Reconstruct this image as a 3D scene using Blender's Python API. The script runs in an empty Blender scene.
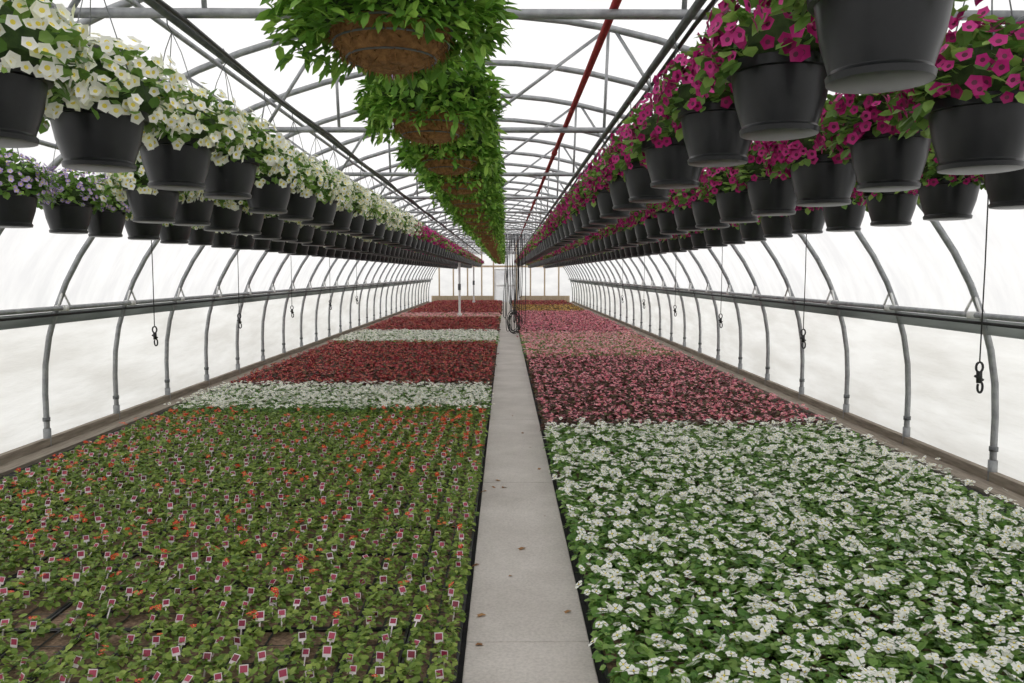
import bpy, math, numpy as np
from mathutils import Vector
rng = np.random.default_rng(7)
sc = bpy.context.scene
sc.view_settings.view_transform = 'Standard'
sc.view_settings.look = 'None'
sc.view_settings.exposure = 0.0

# ------------------------------------------------------------ materials
def newmat(name):
    m = bpy.data.materials.new(name); m.use_nodes = True
    nt = m.node_tree; nt.nodes.clear()
    out = nt.nodes.new('ShaderNodeOutputMaterial')
    return m, nt, out
def L(nt, a, b): nt.links.new(a, b)
def c4(c): return (c[0], c[1], c[2], 1)
def ramp(nt, fac, stops):
    r = nt.nodes.new('ShaderNodeValToRGB')
    while len(r.color_ramp.elements) < len(stops): r.color_ramp.elements.new(0.5)
    for e, (p, c) in zip(r.color_ramp.elements, stops):
        e.position = p; e.color = c4(c)
    L(nt, fac, r.inputs['Fac']); return r.outputs['Color']
def noise(nt, scale, detail=4, rough=.6, coord='Object', sc3=None):
    tc = nt.nodes.new('ShaderNodeTexCoord'); n = nt.nodes.new('ShaderNodeTexNoise')
    n.inputs['Scale'].default_value = scale; n.inputs['Detail'].default_value = detail
    n.inputs['Roughness'].default_value = rough
    if sc3:
        mp = nt.nodes.new('ShaderNodeMapping'); mp.inputs['Scale'].default_value = sc3
        L(nt, tc.outputs[coord], mp.inputs['Vector']); L(nt, mp.outputs['Vector'], n.inputs['Vector'])
    else: L(nt, tc.outputs[coord], n.inputs['Vector'])
    return n.outputs['Fac']
def noisy(name, a, b, scale=8, rough=.6, metal=0., bump=0., detail=4, sc3=None, spec=.5):
    m, nt, out = newmat(name)
    p = nt.nodes.new('ShaderNodeBsdfPrincipled')
    f = noise(nt, scale, detail, sc3=sc3)
    L(nt, ramp(nt, f, [(.3, a), (.7, b)]), p.inputs['Base Color'])
    p.inputs['Roughness'].default_value = rough; p.inputs['Metallic'].default_value = metal
    p.inputs['Specular IOR Level'].default_value = spec
    if bump:
        bp = nt.nodes.new('ShaderNodeBump'); bp.inputs['Strength'].default_value = bump
        bp.inputs['Distance'].default_value = .01
        L(nt, f, bp.inputs['Height']); L(nt, bp.outputs['Normal'], p.inputs['Normal'])
    L(nt, p.outputs['BSDF'], out.inputs['Surface']); return m
def leafmat(name, stops, transl=.3, rough=.5, gain=1.):
    m, nt, out = newmat(name)
    g = nt.nodes.new('ShaderNodeNewGeometry')
    stops=[(p,tuple(min(.97,c*gain) for c in cc)) for p,cc in stops]
    col = ramp(nt, g.outputs['Random Per Island'], stops)
    p = nt.nodes.new('ShaderNodeBsdfPrincipled'); L(nt, col, p.inputs['Base Color'])
    p.inputs['Roughness'].default_value = rough; p.inputs['Specular IOR Level'].default_value = .35
    t = nt.nodes.new('ShaderNodeBsdfTranslucent'); L(nt, col, t.inputs['Color'])
    mx = nt.nodes.new('ShaderNodeMixShader'); mx.inputs[0].default_value = transl
    L(nt, p.outputs['BSDF'], mx.inputs[1]); L(nt, t.outputs['BSDF'], mx.inputs[2])
    L(nt, mx.outputs[0], out.inputs['Surface']); return m
def film(name, cola, colb, transp, sc3, scale=1.2, bump=.3, diff=.15, lo=.35, hi=.65):
    m, nt, out = newmat(name)
    f = noise(nt, scale, 5, sc3=sc3)
    col = ramp(nt, f, [(lo, cola), (hi, colb)])
    bp = nt.nodes.new('ShaderNodeBump'); bp.inputs['Strength'].default_value = bump
    bp.inputs['Distance'].default_value = .06; L(nt, f, bp.inputs['Height'])
    t = nt.nodes.new('ShaderNodeBsdfTranslucent'); L(nt, col, t.inputs['Color']); L(nt, bp.outputs['Normal'], t.inputs['Normal'])
    d = nt.nodes.new('ShaderNodeBsdfPrincipled'); L(nt, col, d.inputs['Base Color']); d.inputs['Roughness'].default_value = .35
    L(nt, bp.outputs['Normal'], d.inputs['Normal'])
    tr = nt.nodes.new('ShaderNodeBsdfTransparent'); L(nt, col, tr.inputs['Color'])
    a = nt.nodes.new('ShaderNodeMixShader'); a.inputs[0].default_value = diff
    L(nt, t.outputs[0], a.inputs[1]); L(nt, d.outputs[0], a.inputs[2])
    b = nt.nodes.new('ShaderNodeMixShader'); b.inputs[0].default_value = transp
    L(nt, a.outputs[0], b.inputs[1]); L(nt, tr.outputs[0], b.inputs[2])
    L(nt, b.outputs[0], out.inputs['Surface']); return m

M = {}
M['galv'] = noisy('galvanised_steel', (.25,.26,.27), (.40,.41,.42), 14, .45, .45)
M['galvd'] = noisy('galvanised_steel_dark', (.10,.11,.11), (.2,.21,.22), 10, .5, .5)
M['red'] = noisy('red_oxide_paint', (.26,.015,.02), (.40,.03,.035), 20, .45)
M['black'] = noisy('black_plastic', (.008,.008,.009), (.02,.02,.021), 12, .45)
M['pot'] = noisy('pot_plastic', (.007,.008,.009), (.016,.017,.019), 9, .34, spec=.4)
M['soil'] = noisy('soil', (.09,.055,.035), (.34,.23,.15), 50, .95)
M['tray'] = noisy('tray_plastic', (.006,.006,.007), (.018,.018,.018), 20, .5)
M['coco'] = noisy('coco_fibre', (.14,.065,.018), (.42,.21,.075), 45, .95, 0, 1., 6)
M['wood'] = noisy('weathered_wood', (.20,.165,.13), (.40,.345,.28), 5, .85, 0, .3, 5, (6,.6,6))
M['woodl'] = noisy('pine_wood', (.5,.38,.25), (.66,.54,.38), 5, .7, 0, .1, 5, (6,6,.6))
M['white'] = noisy('white_paint', (.78,.78,.77), (.86,.86,.85), 5, .5)
M['tagw'] = noisy('tag_card', (.66,.56,.58), (.84,.78,.78), 10, .4)
M['tagp'] = leafmat('tag_print', [(0,(.26,.02,.06)),(.6,(.48,.07,.13)),(1,(.08,.015,.02))], 0, .4)
M['dry'] = leafmat('dry_leaf', [(0,(.24,.11,.04)),(1,(.42,.24,.11))], .1, .8)
G=1.8
M['lgreen'] = leafmat('leaf_impatiens', [(0,(.06,.11,.018)),(.5,(.12,.18,.032)),(1,(.21,.27,.06))],gain=G)
M['lbego'] = leafmat('leaf_begonia', [(0,(.05,.13,.022)),(.5,(.105,.205,.04)),(1,(.22,.33,.09))],rough=.4,gain=1.55)
M['lbronze'] = leafmat('leaf_bronze', [(0,(.06,.028,.022)),(.5,(.11,.05,.038)),(1,(.13,.13,.05))],gain=1.2)
M['lpet'] = leafmat('leaf_petunia', [(0,(.06,.13,.025)),(.5,(.12,.22,.045)),(1,(.22,.34,.08))],gain=1.5)
M['lfresh'] = leafmat('leaf_fresh', [(0,(.05,.125,.015)),(.5,(.11,.24,.03)),(1,(.25,.40,.07))],.3,gain=1.5)
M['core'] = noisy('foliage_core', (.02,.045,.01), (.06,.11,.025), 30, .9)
M['fwhite'] = leafmat('petal_white', [(0,(.92,.92,.84)),(1,(.97,.97,.94))], .2)
M['fcream'] = leafmat('petal_cream', [(0,(.90,.92,.66)),(.4,(.96,.96,.86)),(1,(.97,.97,.92))], .25)
M['forange'] = leafmat('petal_orange_red', [(0,(.76,.04,.025)),(1,(.92,.15,.08))], .2)
M['fred'] = leafmat('petal_red', [(0,(.22,.010,.025)),(.6,(.42,.03,.055)),(1,(.70,.16,.18))], .2)
M['fpink'] = leafmat('petal_pink', [(0,(.70,.08,.18)),(.5,(.84,.26,.36)),(1,(.94,.55,.60))], .2)
M['frose'] = leafmat('petal_rose', [(0,(.82,.18,.28)),(.5,(.90,.40,.46)),(1,(.94,.70,.72))], .2)
M['fyel'] = leafmat('petal_yellow', [(0,(.60,.28,.06)),(1,(.80,.56,.18))], .2)
M['fmag'] = leafmat('petal_magenta', [(0,(.30,.006,.10)),(.5,(.50,.014,.19)),(1,(.72,.06,.33))], .25)
M['flav'] = leafmat('petal_lavender', [(0,(.42,.28,.66)),(1,(.68,.55,.86))], .2)
M['cyel'] = noisy('flower_centre_yellow', (.80,.66,.06), (.90,.76,.12), 50, .6)
M['cdark'] = noisy('flower_centre_dark', (.08,.002,.03), (.14,.01,.05), 50, .6)

# ------------------------------------------------------------ mesh tools
class T:
    def __init__(s, V, F, Mi):
        s.V = np.array(V, float); s.sizes = np.array([len(f) for f in F], np.int32)
        s.loops = np.array([i for f in F for i in f], np.int32); s.m = np.array(Mi, np.int32)
class B:
    def __init__(s): s.V=[]; s.lo=[]; s.si=[]; s.m=[]; s.n=0
    def raw(s, V, loops, sizes, m):
        s.V.append(V); s.lo.append(loops+s.n); s.si.append(sizes); s.m.append(m); s.n += len(V)
    def add(s, t, P, R=None, S=None, moff=0):
        P = np.atleast_2d(np.array(P, float)); k = len(P)
        if k == 0 or P.size == 0: return
        if R is None: R = np.tile(np.eye(3), (k,1,1))
        if S is None: S = np.ones(k)
        S = np.array(S, float)
        if S.ndim == 1: S = np.repeat(S[:,None], 3, 1)
        V = t.V[None]*S[:,None,:]
        V = np.einsum('kij,knj->kni', R, V) + P[:,None,:]
        nv = len(t.V)
        lo = (t.loops[None] + (np.arange(k)*nv)[:,None]).ravel()
        s.raw(V.reshape(-1,3), lo, np.tile(t.sizes,k), np.tile(t.m+moff,k))
    def tmpl(s):
        t = T([[0,0,0]], [[0]], [0])
        t.V=np.concatenate(s.V); t.loops=np.concatenate(s.lo); t.sizes=np.concatenate(s.si); t.m=np.concatenate(s.m); return t
    def mesh(s, name, mats, smooth=False):
        V=np.concatenate(s.V); lo=np.concatenate(s.lo).astype(np.int32); si=np.concatenate(s.si).astype(np.int32); m=np.concatenate(s.m).astype(np.int32)
        me = bpy.data.meshes.new(name)
        me.vertices.add(len(V)); me.vertices.foreach_set('co', V.astype(np.float32).ravel())
        me.loops.add(len(lo)); me.loops.foreach_set('vertex_index', lo)
        me.polygons.add(len(si))
        st = np.concatenate([[0], np.cumsum(si)[:-1]]).astype(np.int32)
        me.polygons.foreach_set('loop_start', st)
        for k in mats: me.materials.append(M[k])
        me.polygons.foreach_set('material_index', m)
        me.polygons.foreach_set('use_smooth', (m==3) if smooth=='pot' else np.full(len(si), bool(smooth)))
        me.update(calc_edges=True); me.validate(); return me
    def build(s, name, mats, smooth=False, loc=(0,0,0)):
        o = bpy.data.objects.new(name, s.mesh(name, mats, smooth)); sc.collection.objects.link(o); o.location = loc; return o
def Rz(a):
    a=np.atleast_1d(a); c,s_=np.cos(a),np.sin(a); z=np.zeros_like(a); o=z+1
    return np.stack([np.stack([c,-s_,z],-1),np.stack([s_,c,z],-1),np.stack([z,z,o],-1)],-2)
def Rx(a):
    a=np.atleast_1d(a); c,s_=np.cos(a),np.sin(a); z=np.zeros_like(a); o=z+1
    return np.stack([np.stack([o,z,z],-1),np.stack([z,c,-s_],-1),np.stack([z,s_,c],-1)],-2)
def Ry(a):
    a=np.atleast_1d(a); c,s_=np.cos(a),np.sin(a); z=np.zeros_like(a); o=z+1
    return np.stack([np.stack([c,z,s_],-1),np.stack([z,o,z],-1),np.stack([-s_,z,c],-1)],-2)
def tube(b, pts, r, mat=0, seg=8):
    P=np.array(pts,float); n=len(P)
    tg=np.gradient(P,axis=0); tg/=np.linalg.norm(tg,axis=1)[:,None]+1e-9
    up=np.array([0,0,1.]) if abs(tg[0][2])<.9 else np.array([0,1.,0])
    V=[]; nprev=np.cross(tg[0],up); nprev/=np.linalg.norm(nprev)
    for i in range(n):
        nn=nprev-tg[i]*nprev.dot(tg[i]); nn/=np.linalg.norm(nn)+1e-9; bb=np.cross(tg[i],nn); nprev=nn
        for k in range(seg):
            a=2*math.pi*k/seg; V.append(P[i]+r*(math.cos(a)*nn+math.sin(a)*bb))
    F=[]
    for i in range(n-1):
        for k in range(seg):
            k2=(k+1)%seg; F.append([i*seg+k,i*seg+k2,(i+1)*seg+k2,(i+1)*seg+k])
    F.append(list(range(seg))[::-1]); F.append([(n-1)*seg+k for k in range(seg)])
    b.add(T(V,F,[mat]*len(F)), [0,0,0])
def box(b, x0,x1,y0,y1,z0,z1, mat=0):
    V=[(x,y,z) for z in (z0,z1) for y in (y0,y1) for x in (x0,x1)]
    F=[[0,2,3,1],[4,5,7,6],[0,1,5,4],[2,6,7,3],[0,4,6,2],[1,3,7,5]]
    b.add(T(V,F,[mat]*6),[0,0,0])
def lathe(b, prof, seg, mat):
    V=[];F=[]
    for r,z in prof:
        for k in range(seg):
            a=2*math.pi*k/seg; V.append((r*math.cos(a),r*math.sin(a),z))
    for i in range(len(prof)-1):
        for k in range(seg):
            k2=(k+1)%seg; F.append([i*seg+k,i*seg+k2,(i+1)*seg+k2,(i+1)*seg+k])
    b.add(T(V,F,[mat]*len(F)),[0,0,0])

def leafT(w,l,fold,droop,mat=0):
    V=[(0,0,0),(w*.42,l*.3,fold*.5),(w*.40,l*.68,fold*.2-droop*.4),(0,l,-droop),(-w*.40,l*.68,fold*.2-droop*.4),(-w*.42,l*.3,fold*.5),(0,l*.5,-fold*.3-droop*.1)]
    return T(V,[[0,1,2,3,6],[0,6,3,4,5]],[mat]*2)
LEAF = leafT(.85,1,.12,.18); LONG = leafT(.48,1,.10,.25)
def flowerT(m0=1,m1=2, lob=.80, cup=.15, rin=.32):
    V=[];F=[];Mi=[]
    for k in range(10):
        a=2*math.pi*k/10; r=1. if k%2==0 else lob; V.append((r*math.cos(a),r*math.sin(a),0 if k%2 else .05))
    for k in range(10):
        a=2*math.pi*k/10; V.append((rin*math.cos(a),rin*math.sin(a),-cup))
    for k in range(10):
        k2=(k+1)%10; F.append([k,k2,10+k2,10+k]); Mi.append(m0)
    F.append([10+k for k in range(10)]); Mi.append(m1)
    return T(V,F,Mi)
FLOW = flowerT()
def petalT(m0=1,m1=2,n=4,w=.62):
    V=[];F=[];Mi=[]
    for k in range(n):
        a=2*math.pi*k/n; s=1. if k%2==0 else .8; b0=len(V)
        for (rr,da,z) in ((.1,0,0),(.8*s,-w*4/n,.12),(1*s,0,.04),(.8*s,w*4/n,.12)):
            V.append((rr*math.cos(a+da),rr*math.sin(a+da),z))
        F.append([b0,b0+1,b0+2,b0+3]); Mi.append(m0)
    b0=len(V)
    for k in range(4):
        a=math.pi/2*k+.4; V.append((.2*math.cos(a),.2*math.sin(a),.12))
    F.append([b0,b0+1,b0+2,b0+3]); Mi.append(m1); return T(V,F,Mi)
BEGO=petalT(n=4,w=.72); IMPA=petalT(n=5)
SIMPLE=T([(math.cos(a),math.sin(a),0.1*(i%2)) for i,a in enumerate(np.arange(6)*math.pi/3)],[[0,1,2,3,4,5]],[1])

# ------------------------------------------------------------ layout constants
CX=-.28; A=4.58; H0=.6; BB=3.42; Y0=-3.76; Y1=51.1; BAY=1.52; YH=6.9
def arch_h(o): return H0+BB*math.sqrt(max(0,1-(o/A)**2))
COL=3.07

# floor, outside ground, path
b=B(); box(b,CX-A-.1,CX+A+.1,Y0-.1,Y1+.1,-.08,0)
M['mat']=noisy('weed_fabric',(.012,.012,.013),(.035,.034,.033),25,.9)
b.build('floor',['mat'])
b=B(); box(b,-70,70,-60,120,-.3,-.1)
M['out']=noisy('outside_gravel',(.58,.58,.55),(.72,.72,.69),.6,.95)
b.build('outside_ground',['out'])
m,nt,out=newmat('concrete'); p=nt.nodes.new('ShaderNodeBsdfPrincipled')
f1=noise(nt,1.3,6,.65); f2=noise(nt,60,3,.7)
ca=ramp(nt,f1,[(.3,(.50,.46,.42)),(.7,(.69,.645,.60))]); cb=ramp(nt,f2,[(.3,(.66,.66,.66)),(.6,(1,1,1))])
mx=nt.nodes.new('ShaderNodeMix'); mx.data_type='RGBA'; mx.blend_type='MULTIPLY'; mx.inputs[0].default_value=.6
L(nt,ca,mx.inputs[6]); L(nt,cb,mx.inputs[7]); L(nt,mx.outputs[2],p.inputs['Base Color']); p.inputs['Roughness'].default_value=.9
bp=nt.nodes.new('ShaderNodeBump'); bp.inputs['Strength'].default_value=.3; bp.inputs['Distance'].default_value=.004; L(nt,f2,bp.inputs['Height']); L(nt,bp.outputs['Normal'],p.inputs['Normal'])
L(nt,p.outputs[0],out.inputs['Surface']); M['conc']=m
b=B(); yy=6.9-3.05*4
while yy<Y1-.1:
    y1=min(yy+3.05,Y1-.05); y0=max(yy,Y0+.05)
    if y1>y0: box(b,-.195,.42,y0+.003,y1-.003,0,.03)
    yy+=3.05
o=b.build('concrete_path',['conc'])
bv=o.modifiers.new('b','BEVEL'); bv.width=.006; bv.segments=2
b=B(); P=[]
for (x,y) in [(-.12,6.75),(-.03,6.7),(-.09,6.95),(-.15,6.6),(.14,5.2),(.02,4.7),(.30,5.9),(-.15,3.8),(.25,8.3),(.1,10.2),(.36,4.2),(-.16,4.9),(-.1,4.15),(.33,7.4),(.2,9.1)]: P.append((x,y,.036))
k=len(P); b.add(LONG,P,Rz(rng.uniform(0,6.28,k)),rng.uniform(.03,.09,k)); b.build('fallen_dry_leaves',['dry'])

# film cover
M['film']=film('poly_film',(.83,.83,.84),(.96,.96,.96),.04,(.5,2.5,1),1.3,.24,.10)
M['wfilm']=film('side_curtain_film',(.78,.77,.74),(.95,.95,.935),.05,(1,.35,2.2),1.6,.45,.12)
M['sfilm']=film('vent_strip_film',(.32,.34,.33),(.46,.48,.47),.10,(1,.35,2.2),1.6,.3,.2)
ys=np.arange(Y0,Y1+.01,BAY/4)
def shell(name,side):
    if side=='top':
        a0=math.asin((1.44-H0)/BB); an=np.linspace(a0,math.pi-a0,44); x=(A+.05)*np.cos(an); z=H0+(BB+.05)*np.sin(an)
    else:
        z=np.linspace(-.02,1.46,12); x=np.where(z<H0,A+.05,(A+.05)*np.sqrt(np.clip(1-((z-H0)/(BB+.05))**2,0,1)))
        if side=='left': x=-x
    V=[];F=[]; n=len(x)
    for j,y in enumerate(ys):
        sag=.022*math.sin(math.pi*((y-YH)/BAY))**2
        for i in range(n): V.append((CX+x[i]*(1-sag/A),y,z[i]-(sag*.8 if side=='top' else 0)))
    for j in range(len(ys)-1):
        for i in range(n-1): F.append([j*n+i,j*n+i+1,(j+1)*n+i+1,(j+1)*n+i])
    b=B(); b.add(T(V,F,[0]*len(F)),[0,0,0]); b.build(name,['film' if side=='top' else 'wfilm'],True)
shell('ceiling','top'); shell('wall_left','left'); shell('wall_right','right')
def endwall(name,y):
    an=np.linspace(0,math.pi,40); V=[(CX+(A+.04)*math.cos(a),y,H0+(BB+.04)*math.sin(a)) for a in an]+[(CX-A-.04,y,0),(CX+A+.04,y,0)]
    b=B(); b.add(T(V,[list(range(len(V)))],[0]),[0,0,0]); b.build(name,['film'])
endwall('wall_back',Y1+.02); endwall('wall_front',Y0-.02)
b=B()
for o_ in (-3.9,-3,-2.1,-1.2,-.45,1.0,1.9,2.8,3.7):
    box(b,CX+o_-.045,CX+o_+.045,Y1-.1,Y1-.02,0,arch_h(o_)-.02)
box(b,CX-4.4,-.75,Y1-.12,Y1-.1,.0,.45); box(b,.95,CX+4.4,Y1-.12,Y1-.1,0,.45)
box(b,CX-4.3,CX+4.3,Y1-.14,Y1-.1,2.25,2.37)
b.build('trim_back',['woodl'])
b=B()
for x0_ in (-.68,.12):
    x1_=x0_+.76
    box(b,x0_,x0_+.07,Y1-.1,Y1-.05,.03,2.15); box(b,x1_-.07,x1_,Y1-.1,Y1-.05,.03,2.15)
    for z0_ in (.03,1.05,2.07): box(b,x0_+.07,x1_-.07,Y1-.1,Y1-.05,z0_,z0_+.08)
    box(b,x0_+.07,x1_-.07,Y1-.08,Y1-.075,.11,2.07,1)
tube(b,[(.02,Y1-.16,1.0),(.02,Y1-.16,1.15)],.012,2)
b.build('door_1',['white','film','galvd'])

# hoops
b=B(); hoops=[YH+BAY*k for k in range(-7,30)]
o1=math.sqrt(1-((1.5-H0)/BB)**2)*A
for y in hoops:
    if y<Y0 or y>Y1+.01: continue
    pts=[(A,0.0),(A,.3)]+[(A*math.cos(a),H0+BB*math.sin(a)) for a in np.linspace(0,math.pi,37)]+[(-A,.3),(-A,0.0)]
    tube(b,[(CX+x,y,z) for x,z in pts],.030,0,8)
    for s in (-1,1):
        xb=CX+s*(o1-.06)
        box(b,min(xb-.05,xb+.05),max(xb-.05,xb+.05),y-.045,y+.045,1.47,1.53,2)
        ok=A*math.sqrt(1-((1.68-H0)/BB)**2)
        tube(b,[(CX+s*ok,y,1.68),(xb-s*.02,y-.13,1.5)],.012,2,5)
        tube(b,[(CX+s*ok,y,1.68),(xb-s*.02,y+.13,1.5)],.012,2,5)
        tube(b,[(CX+s*A,y,0),(CX+s*A,y,.22)],.040,0,8)
        tube(b,[(CX+s*A,y-.001,.30),(CX+s*A,y-.001,.34)],.038,1,8)
b.build('greenhouse_hoops',['galv','galvd','white'],True)
# trusses
b=B(); ends=A*math.sqrt(1-((COL-H0)/BB)**2)
for y in hoops:
    k=round((y-YH)/BAY)
    if k%2 or y<Y0 or y>Y1: continue
    tube(b,[(CX-ends,y,COL),(CX,y,COL),(CX+ends,y,COL)],.024,0,8)
    for s in (-1,1):
        tube(b,[(CX,y,COL),(CX+s*1.15,y,arch_h(1.15))],.015,0,6)
        tube(b,[(CX+s*1.12,y,COL),(CX+s*1.15,y,arch_h(1.15))],.013,0,6)
        tube(b,[(CX+s*1.75,y,COL),(CX+s*1.2,y,arch_h(1.2))],.015,0,6)
        tube(b,[(CX+s*1.78,y,COL),(CX+s*2.4,y,arch_h(2.4))],.015,0,6)
    tube(b,[(CX,y,COL),(CX,y,arch_h(0))],.015,0,6)
b.build('roof_trusses',['galv'],True)
b=B()
for o_ in (0,-2.1,2.1,-3.35,3.35):
    tube(b,[(CX+o_,Y0,arch_h(o_)-.05),(CX+o_,Y1,arch_h(o_)-.05)],.02,0,8)
b.build('roof_purlins',['galv'],True)
b=B(); ROWS=[-.03,-1.24,1.12,-1.82,1.78,-2.68,2.68]
for o_ in ROWS:
    tube(b,[(CX+o_,Y0,COL-.045),(CX+o_,Y1,COL-.045)],.021,0,8)
    if abs(o_)>.1: tube(b,[(CX+o_+.05,y,COL-.05-.03*math.sin(math.pi*((y-YH)/3.04))**2) for y in np.arange(Y0,Y1,.76)],.012,1,6)
b.build('basket_hanging_pipes',['galvd','black'],True)
b=B(); tube(b,[(.52,Y0,COL+.05),(.52,Y1-.2,COL+.05)],.021,0,10)
for k in range(9): 
    y=2.5+6*k; tube(b,[(.52,y,COL+.05),(.52,y+.09,COL+.05)],.03,0,10)
b.build('red_gas_pipe',['red'],True)
for s,nm in ((-1,'left'),(1,'right')):
    b=B()
    tube(b,[(CX+s*(o1-.075),Y0,1.5),(CX+s*(o1-.075),Y1,1.5)],.026,0,8)
    tube(b,[(CX+s*(o1-.01),Y0,1.43),(CX+s*(o1-.01),Y1,1.43)],.014,1,8)
    xs=sorted((CX+s*(o1+.035),CX+s*(o1+.045)))
    box(b,xs[0],xs[1],Y0,Y1,1.33,1.46,2)
    b.build('side_rail_'+nm,['galv','black','sfilm'],True)
    b=B(); xs=sorted((CX+s*(A-.035),CX+s*(A+.03))); box(b,xs[0],xs[1],Y0,Y1,0,.12,0)
    xs=sorted((CX+s*(A-.24),CX+s*(A-.035))); box(b,xs[0],xs[1],Y0,Y1,0,.035,0)
    b.build('baseboard_'+nm,['wood'])

# ------------------------------------------------------------ hanging baskets
def pot(b, seg, mat):
    prof=[(.0,0),(.100,0),(.116,.003),(.119,.018),(.113,.024),(.112,.028),(.134,.10),(.148,.180),(.162,.183),(.165,.212),(.156,.214),(.146,.19),(0.001,.185)]
    for a_,b_ in ((0,2),(2,3),(3,5),(5,7),(7,8),(8,9),(9,10),(10,12)):
        lathe(b,prof[a_:b_+1],seg,mat)
def wires(b, hook, mat, rr=.15, z0=.205, seg=4):
    for k in range(3):
        a=2*math.pi*k/3+.3
        tube(b,[(rr*math.cos(a),rr*math.sin(a),z0),(rr*.25*math.cos(a),rr*.25*math.sin(a),z0+(hook-z0)*.72),(0,0,hook-.07)],.0022,mat,seg)
    tube(b,[(0,0,hook-.07),(.018,0,hook-.04),(.02,0,hook-.005),(0,0,hook+.022),(-.02,0,hook+.0)],.003,mat,seg)
def ball(n,thmin,thmax):
    u=rng.uniform(math.cos(thmax),math.cos(thmin),n); th=np.arccos(u); az=rng.uniform(0,2*math.pi,n)
    return th,az,np.stack([np.sin(th)*np.cos(az),np.sin(th)*np.sin(az),np.cos(th)],-1)
def corepart(b,a,bz,cz,mat,seg=12):
    prof=[(0.001,cz-bz*.35),(a*.75,cz-bz*.35),(a,cz),(a*.87,cz+bz*.5),(a*.5,cz+bz*.87),(.001,cz+bz)]
    lathe(b,prof,seg,mat)
def basket(nleaf,nflow,fsize,a,bz,thm,hook,lod=0,lsize=.05):
    b=B(); pot(b,32 if lod==0 else 12,3); 
    if lod==0: wires(b,hook,4)
    else: tube(b,[(0,0,.2),(0,0,hook)],.003,4,3)
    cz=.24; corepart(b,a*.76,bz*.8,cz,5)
    ph=rng.uniform(0,6)
    th,az,d=ball(nleaf,0,math.radians(110)); r=rng.uniform(.72,1.05,nleaf)*(1+.10*np.sin(3*az+ph)*np.sin(th))
    P=d*np.array([a,a,bz])*r[:,None]+np.array([0,0,cz])
    e=(math.pi/2-th)*.6+rng.normal(0,.45,nleaf)
    b.add(LEAF,P,Rz(az-math.pi/2+rng.normal(0,.7,nleaf))@Rx(e)@Ry(rng.normal(0,.4,nleaf)),rng.uniform(.7,1.25,nleaf)*lsize)
    th,az,d=ball(nflow,0,math.radians(thm)); r=rng.uniform(.98,1.2,nflow)*(1+.10*np.sin(3*az+ph)*np.sin(th))
    P=d*np.array([a,a,bz])*r[:,None]+np.array([0,0,cz+.01])
    b.add(FLOW if lod==0 else SIMPLE,P,Rz(az+rng.normal(0,.3,nflow))@Ry(np.clip(th+rng.normal(.1,.35,nflow),0,2))@Rz(rng.uniform(0,6,nflow)),rng.uniform(.8,1.15,nflow)*fsize)
    return b
def coco(hook,lod=0):
    b=B(); seg=24 if lod==0 else 12
    lathe(b,[(0.001,.0),(.07,.005),(.120,.03),(.150,.065),(.160,.10),(.15,.11),(.001,.10)],seg,1)
    if lod==0:
        for zz,rr in ((.027,.118),(.065,.153),(.10,.163)):
            tube(b,[(rr*math.cos(t),rr*math.sin(t),zz) for t in np.linspace(0,2*math.pi,25)],.003,2,4)
        n=420; th,az,d=ball(n,1.7,3.1)
        b.add(LONG,d*np.array([.160,.160,.11])+np.array([0,0,.115]),Rz(az-math.pi/2+rng.normal(0,.8,n))@Rx(rng.normal(-.7,.5,n)),S=np.stack([np.full(n,.010),rng.uniform(.015,.04,n),np.full(n,.02)],-1),moff=1)
        wires(b,hook,2,.155,.10)
    else: tube(b,[(0,0,.1),(0,0,hook)],.003,2,3)
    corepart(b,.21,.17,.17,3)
    ph=rng.uniform(0,6)
    def leaves(n,t0,t1,l,dz):
        th,az,d=ball(n,t0,t1); r=rng.uniform(.76,1.05,n)*(1+.06*np.sin(4*az+ph)+.05*np.sin(7*az+ph))
        P=d*np.array([.27,.27,.19])*r[:,None]+np.array([0,0,.175])
        P[:,2]-=np.where(th>1.4,rng.uniform(0,dz,n),0)
        e=(math.pi/2-th)*.35+rng.normal(.05,.5,n)
        b.add(LONG if lod==0 else LEAF,P,Rz(az-math.pi/2+rng.normal(0,.9,n))@Rx(e)@Ry(rng.normal(0,.4,n)),rng.uniform(.7,1.3,n)*l)
    if lod==0: leaves(1000,0,1.5,.054,0); leaves(1300,1.3,2.05,.050,.07)
    else: leaves(110,0,1.5,.075,0); leaves(110,1.3,2.05,.07,.07)
    n=6; th,az,d=ball(n,.2,1.7)
    b.add(FLOW if lod==0 else SIMPLE,d*np.array([.30,.30,.22])+np.array([0,0,.19]),Rz(az)@Ry(th),np.full(n,.02),moff=3)
    return b
KM={'cream':['lpet','fcream','cyel','pot','galvd','core'],'mag':['lpet','fmag','cdark','pot','galvd','core'],'lav':['lpet','flav','cyel','pot','galvd','core'],
    'coco':['lfresh','coco','galvd','core','flav','cyel']}
PAR={'cream':(380,370,.0235,.25,.20,116),'mag':(460,255,.0225,.235,.185,112),'lav':(400,270,.015,.235,.17,112)}
NAMES={'cream':'hanging_white_petunia_basket','mag':'hanging_magenta_petunia_basket','lav':'hanging_lavender_bacopa_basket','coco':'hanging_green_coco_basket'}
def seq(first,step,end=48.5):
    r=list(first); y=first[-1]+step
    while y<end: r.append(y); y+=step
    return r
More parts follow.
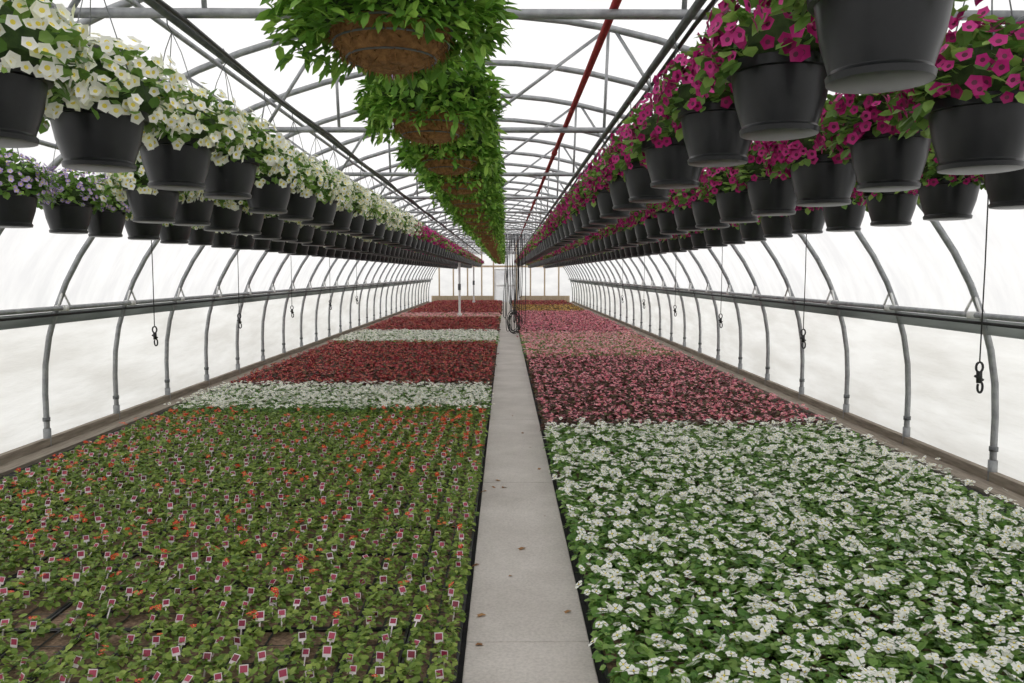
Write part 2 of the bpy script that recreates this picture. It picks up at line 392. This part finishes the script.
rows=[(CX-1.24,2.25,seq([1.72,2.42,3.06,3.77,4.45,5.2],.68),lambda y:'cream' if y<11.5 else 'mag'),
 (CX-1.82,2.17,seq([4.85],.57),lambda y:'cream' if y<12 else 'mag'),
 (CX-2.68,2.13,seq([4.85,5.5,6.0,6.63,7.24],.62),lambda y:'lav' if y<6.3 else ('cream' if y<13 else 'mag')),
 (CX+1.12,2.285,seq([1.83,2.49,3.2,4.0],.72),lambda y:'mag'),
 (CX+1.78,2.19,seq([2.55,3.16,3.8,4.5],.66),lambda y:'mag'),
 (CX+2.68,2.165,seq([3.76,4.36,5.0,5.7],.68),lambda y:'mag'),
 (CX-.03,2.41,seq([2.25,3.4,4.55],1.12),lambda y:'coco')]
NEAR=13.
variants={}; far={}; lowT={}
for (x,z,yl,kf) in rows:
    hook=COL-.045-z
    for y in yl:
        kd=kf(y)
        if y<NEAR:
            key=(kd,round(z,3),int(rng.integers(0,2)))
            if key not in variants:
                bb=coco(hook) if kd=='coco' else basket(*PAR[kd],hook)
                variants[key]=bb.mesh(NAMES[kd],KM[kd],'pot')
            o=bpy.data.objects.new(NAMES[kd],variants[key]); sc.collection.objects.link(o)
            o.location=(x,y,z+rng.normal(0,.006)); o.rotation_euler=(0,0,rng.uniform(0,6.28))
            s=rng.uniform(.96,1.05)*(1.05 if x<-1.4 and x>-1.6 else 1); o.scale=(s,s,1)
        else:
            key=(kd,round(z,3))
            if key not in lowT: lowT[key]=[(coco(hook,1) if kd=='coco' else basket(80,85,.032,.23,.18,112,hook,1,.08)).tmpl() for _ in range(3)]
            far.setdefault(kd,B()).add(lowT[key][int(rng.integers(0,3))],[(x,y,z)],Rz(rng.uniform(0,6.28)))
for kd,bb in far.items(): bb.build({'mag':'rows_of_hanging_magenta_baskets','coco':'row_of_hanging_green_coco_baskets'}.get(kd,'rows_of_hanging_white_baskets'),KM[kd],'pot')

# ------------------------------------------------------------ planting beds
FLW=.272; FLL=.55
NL=15; NR=12
LX1=-.215; LX0=LX1-NL*FLW; RX0=.45; RX1=RX0+NR*FLW
YB0=1.2; YB1=50.2
w_,l_,h_=FLW-.014,FLL-.014,.06
V=[(0,0,0),(w_,0,0),(w_,l_,0),(0,l_,0),(-.004,-.004,h_),(w_+.004,-.004,h_),(w_+.004,l_+.004,h_),(-.004,l_+.004,h_),(.01,.01,h_),(w_-.01,.01,h_),(w_-.01,l_-.01,h_),(.01,l_-.01,h_),(.01,.01,h_-.012),(w_-.01,.01,h_-.012),(w_-.01,l_-.01,h_-.012),(.01,l_-.01,h_-.012)]
F=[]; Mi=[]
for a in (0,4,8):
    for k in range(4): F.append([a+k,a+(k+1)%4,a+4+(k+1)%4,a+4+k]); Mi.append(3)
F.append([12,13,14,15]); Mi.append(4)
# divider ribs between the packs
for (x0_,x1_,ya,yb) in [(w_/2-.006,w_/2+.006,.01,l_-.01)]+[(.01,w_-.01,l_*k/3-.005,l_*k/3+.005) for k in (1,2)]:
    n0=len(V); V+=[(x0_,ya,h_-.001),(x1_,ya,h_-.001),(x1_,yb,h_-.001),(x0_,yb,h_-.001)]; F.append([n0,n0+1,n0+2,n0+3]); Mi.append(3)
TRAY=T(V,F,Mi)
GAPS=[(-2.40,4.10,.18,.13),(-1.92,3.95,.13,.11),(-2.15,3.72,.12,.10),(-1.1,3.75,.10,.08),(-2.9,4.6,.10,.08)]
def keep(X,Y,f=1.):
    k=np.ones(len(X),bool)
    for gx,gy,gw,gh in GAPS: k&=(((X-gx)/(gw*f))**2+((Y-gy)/(gh*f))**2)>1
    return k
def vnoise(x,y,s,seed=0):
    return .5+.25*(np.sin(x*s*1.3+seed)+np.sin(y*s*.9+x*s*.5+seed*2))
def bed(name,side,y0,y1,leaf,fl,fcen,spread,nl,nf,leaflen,fsize,hgt,ratef=None,sy=.11,rad=.06,pet=BEGO,leafT_=LEAF,lift=1.0):
    x0,x1=(LX0,LX1) if side=='L' else (RX0,RX1)
    b=B()
    j0=math.ceil((y0-YB0)/FLL-.5); j1=math.ceil((y1-YB0)/FLL-.5)
    b.add(TRAY,[(x0+i*FLW+.007,YB0+j*FLL,0) for i in range(NL if side=='L' else NR) for j in range(j0,j1)])
    y0,y1=YB0+j0*FLL,YB0+j1*FLL
    sx=FLW/2; ny=max(1,round((y1-y0)/sy)); sy=(y1-y0)/ny
    X,Y=np.meshgrid(np.arange(x0+sx/2,x1,sx),y0+sy*(np.arange(ny)+.5)); X=X.ravel(); Y=Y.ravel()
    kk=keep(X,Y); X=X[kk]; Y=Y[kk]; k=len(X)
    X=X+rng.normal(0,.006,k); Y=Y+rng.normal(0,.012,k); sz=rng.uniform(.75,1.15,k)
    d=rng.random((k,nl)); az=rng.uniform(0,2*math.pi,(k,nl)); r=np.sqrt(d)*rad*sz[:,None]
    px=X[:,None]+r*np.cos(az); py=Y[:,None]+r*np.sin(az)
    pz=.055+hgt*sz[:,None]*(1-.55*d)*rng.uniform(.55,1.0,(k,nl))
    az2=az+rng.normal(0,.6,(k,nl)); e=rng.normal(.25,.35,(k,nl))-.5*d
    n=k*nl; P=np.stack([px.ravel(),py.ravel(),pz.ravel()],-1)
    b.add(leafT_,P,Rz(az2.ravel()-math.pi/2)@Rx(e.ravel())@Ry(rng.normal(0,.35,n)),rng.uniform(.7,1.25,n)*leaflen)
    rate=np.full(k,nf,float) if ratef is None else ratef(X,Y)
    cnt=rng.poisson(rate); idx=np.repeat(np.arange(k),cnt); n=len(idx)
    a0=rng.uniform(0,6.28,k); off=np.stack([np.cos(a0),np.sin(a0)],-1)*rad*.4
    P=np.stack([X[idx]+off[idx,0]+rng.normal(0,rad*spread,n),Y[idx]+off[idx,1]+rng.normal(0,rad*spread,n),.065+hgt*sz[idx]*rng.uniform(.95,1.25,n)*lift],-1)
    b.add(pet,P,Rz(rng.uniform(0,6.28,n))@Rx(rng.normal(0,.5,n))@Rz(rng.uniform(0,6,n)),rng.uniform(.7,1.2,n)*fsize)
    b.build(name,[leaf,fl,fcen,'tray','soil'])
def ro(X,Y):
    pr=(.21+.40*np.clip((X+1.9)/1.0,0,1)*np.clip((Y-4)/2.5,0,1)+.16*np.exp(-((X+3.6)/.9)**2))*np.clip(vnoise(X,Y,2.2)*1.6,.5,1.5)
    return (rng.random(len(X))<pr)*2.5
bed('bed_of_orange_impatiens','L',YB0,6.5,'lgreen','forange','cyel',.32,34,.5,.035,.0195,.10,ro,pet=IMPA,rad=.047,lift=1.08)
bed('bed_of_orange_impatiens','L',6.5,9.8,'lgreen','forange','cyel',.32,28,.5,.039,.022,.10,lambda X,Y:ro(X,Y)*1.15+1.6*((Y>8.7)&(X>-1.5)),pet=IMPA,rad=.050,lift=1.08)
bed('bed_of_white_begonias','L',9.8,12.2,'lbego','fwhite','cyel',.8,16,6.5,.052,.028,.12)
bed('bed_of_red_begonias','L',12.2,19.8,'lbronze','fred','cyel',.7,11,4.0,.062,.030,.12,rad=.055)
bed('bed_of_white_begonias','L',19.8,24,'lbego','fwhite','cyel',.8,8,6.5,.075,.033,.12,sy=.14)
bed('bed_of_red_begonias','L',24,31,'lbronze','fred','cyel',.8,7,4,.085,.036,.12,sy=.145)
bed('bed_of_rose_begonias','L',31,34,'lbego','frose','cyel',.8,7,4,.085,.036,.12,sy=.145)
bed('bed_of_red_begonias','L',34,YB1,'lbronze','fred','cyel',.8,6,4,.10,.042,.12,sy=.2,rad=.08)
wn=lambda q:(lambda X,Y:q*np.clip(vnoise(X,Y,3,1)*1.5,.75,1.3))
bed('bed_of_white_begonias','R',YB0,6,'lbego','fwhite','cyel',.62,40,1.9,.046,.031,.13,wn(4.2),rad=.068)
bed('bed_of_white_begonias','R',6,8.8,'lbego','fwhite','cyel',.62,30,2.1,.05,.031,.13,wn(4.9),rad=.068)
bed('bed_of_pink_begonias','R',8.8,16.8,'lbronze','fpink','cyel',.5,15,3.4,.056,.026,.13,rad=.065)
bed('bed_of_rose_begonias','R',16.8,23,'lbego','frose','cyel',.8,8,5,.075,.032,.12,sy=.14)
bed('bed_of_pink_begonias','R',23,36,'lbronze','fpink','cyel',.8,7,4,.085,.036,.12,sy=.145)
bed('bed_of_yellow_marigolds','R',36,43,'lbronze','fyel','cyel',.8,6,2.0,.10,.04,.12,sy=.2,rad=.08)
bed('bed_of_red_begonias','R',43,YB1,'lbronze','fred','cyel',.8,6,3,.10,.042,.12,sy=.2,rad=.08)
tb=B()
V=[(-.019,0,0),(.019,0,0),(.019,0,.045),(-.019,0,.045),(-.0150,-.001,.014),(.0150,-.001,.014),(.0150,-.001,.041),(-.0150,-.001,.041),(-.004,.0005,-.06),(.004,.0005,-.06),(.004,.0005,.002),(-.004,.0005,.002)]
TAG=T(V,[[0,1,2,3],[4,5,6,7],[8,9,10,11]],[0,1,0])
X,Y=np.meshgrid(np.arange(LX0+FLW/4,LX1,FLW/2),np.arange(YB0+.1,9.6,FLL/3)); X=X.ravel();Y=Y.ravel()
kp=(rng.random(len(X))<.88)&keep(X,Y,1.2); X=X[kp];Y=Y[kp];k=len(X)
tb.add(TAG,np.stack([X+rng.normal(0,.018,k),Y+rng.normal(0,.025,k),np.full(k,.112)+rng.normal(0,.010,k)],-1),Rz(rng.normal(0,.35,k))@Rx(rng.normal(-.5,.3,k)),rng.uniform(.8,1.1,k))
tb.build('plant_tags',['tagw','tagp'])

# ------------------------------------------------------------ hoses, cords, posts
b=B(); yh=24.
for i in range(9):
    x=-.02+.065*i; zt=COL-.03
    zb=[.5,.1,.9,.05,.35,.7,.04,1.1,.3][i]
    w=rng.uniform(.05,.11)
    pts=[(x,yh+rng.normal(0,.05),zt)]+[(x+.03*math.sin(t*5+i),yh,zt+(zb+.15-zt)*t) for t in np.linspace(.1,1,10)]
    x=pts[-1][0]
    pts+=[(x+w/2-w/2*math.cos(a),yh-.03,zb+.15-.12*math.sin(a)) for a in np.linspace(.3,math.pi,8)]
    pts+=[(x+w+.02*math.sin(t*4),yh-.04,zb+.15+(zt-zb-.15)*t) for t in np.linspace(.1,1,10)]
    tube(b,pts,.010,0,6)
for j in range(6):
    cx_,cz_=.27+rng.normal(0,.05),.36+.02*j
    tube(b,[(cx_+.17*math.cos(a),yh-.10-.015*j,cz_+.30*math.sin(a)) for a in np.linspace(0,6.28,20)],.010,0,6)
b.build('hanging_hoses',['black'],True)
def cord(x,y,zb):
    o_=abs(x-CX); zt=arch_h(o_)-.02
    b=B(); tube(b,[(x,y,zt),(x+.004,y,(zt+zb)/2),(x,y,zb+.12)],.005,0,5)
    tube(b,[(x+.024*math.sin(a),y,zb+.09+.036*math.cos(a)) for a in np.linspace(0,6.0,12)],.008,0,6)
    tube(b,[(x,y,zb+.06),(x+.003,y,zb-.02)],.020,0,8)
    tube(b,[(x+.010+.018*math.sin(a),y,zb-.05+.038*math.cos(a)) for a in np.linspace(.5,5.4,12)],.008,0,6)
    tube(b,[(x-.03,y,zb+.03),(x+.03,y,zb+.0)],.010,0,6)
    b.build('hanging_cord_with_hook',['black'],True)
for y in (5.5,8.8,12.2,15.5,19,22.5): cord(3.3,y,1.12)
for y in (8.87,11.7,14.6,17.8,21): cord(-3.88,y,1.15)
def post(x,y):
    b=B(); tube(b,[(x,y,0),(x,y,COL-.02)],.045,0,10); tube(b,[(x,y,0),(x,y,.28)],.09,0,12)
    box(b,x-.16,x+.16,y-.16,y+.16,0,.05,0); box(b,x-.06,x+.06,y-.07,y-.045,1.2,1.45,1)
    b.build('support_post',['white','galvd'])
post(-1.81,31.9)
post(-1.81,46.4)

# ------------------------------------------------------------ world & camera
w=bpy.data.worlds.new('overcast'); sc.world=w; w.use_nodes=True
bg=w.node_tree.nodes['Background']; bg.inputs['Color'].default_value=(1,.99,.98,1); bg.inputs['Strength'].default_value=1.33
cam=bpy.data.cameras.new('camera'); cam.sensor_width=36; cam.lens=28.12; cam.clip_end=300
co=bpy.data.objects.new('camera',cam); sc.collection.objects.link(co); sc.camera=co
co.location=(0,0,1.86); co.rotation_euler=(math.radians(90-4.86),0,math.radians(-.5))
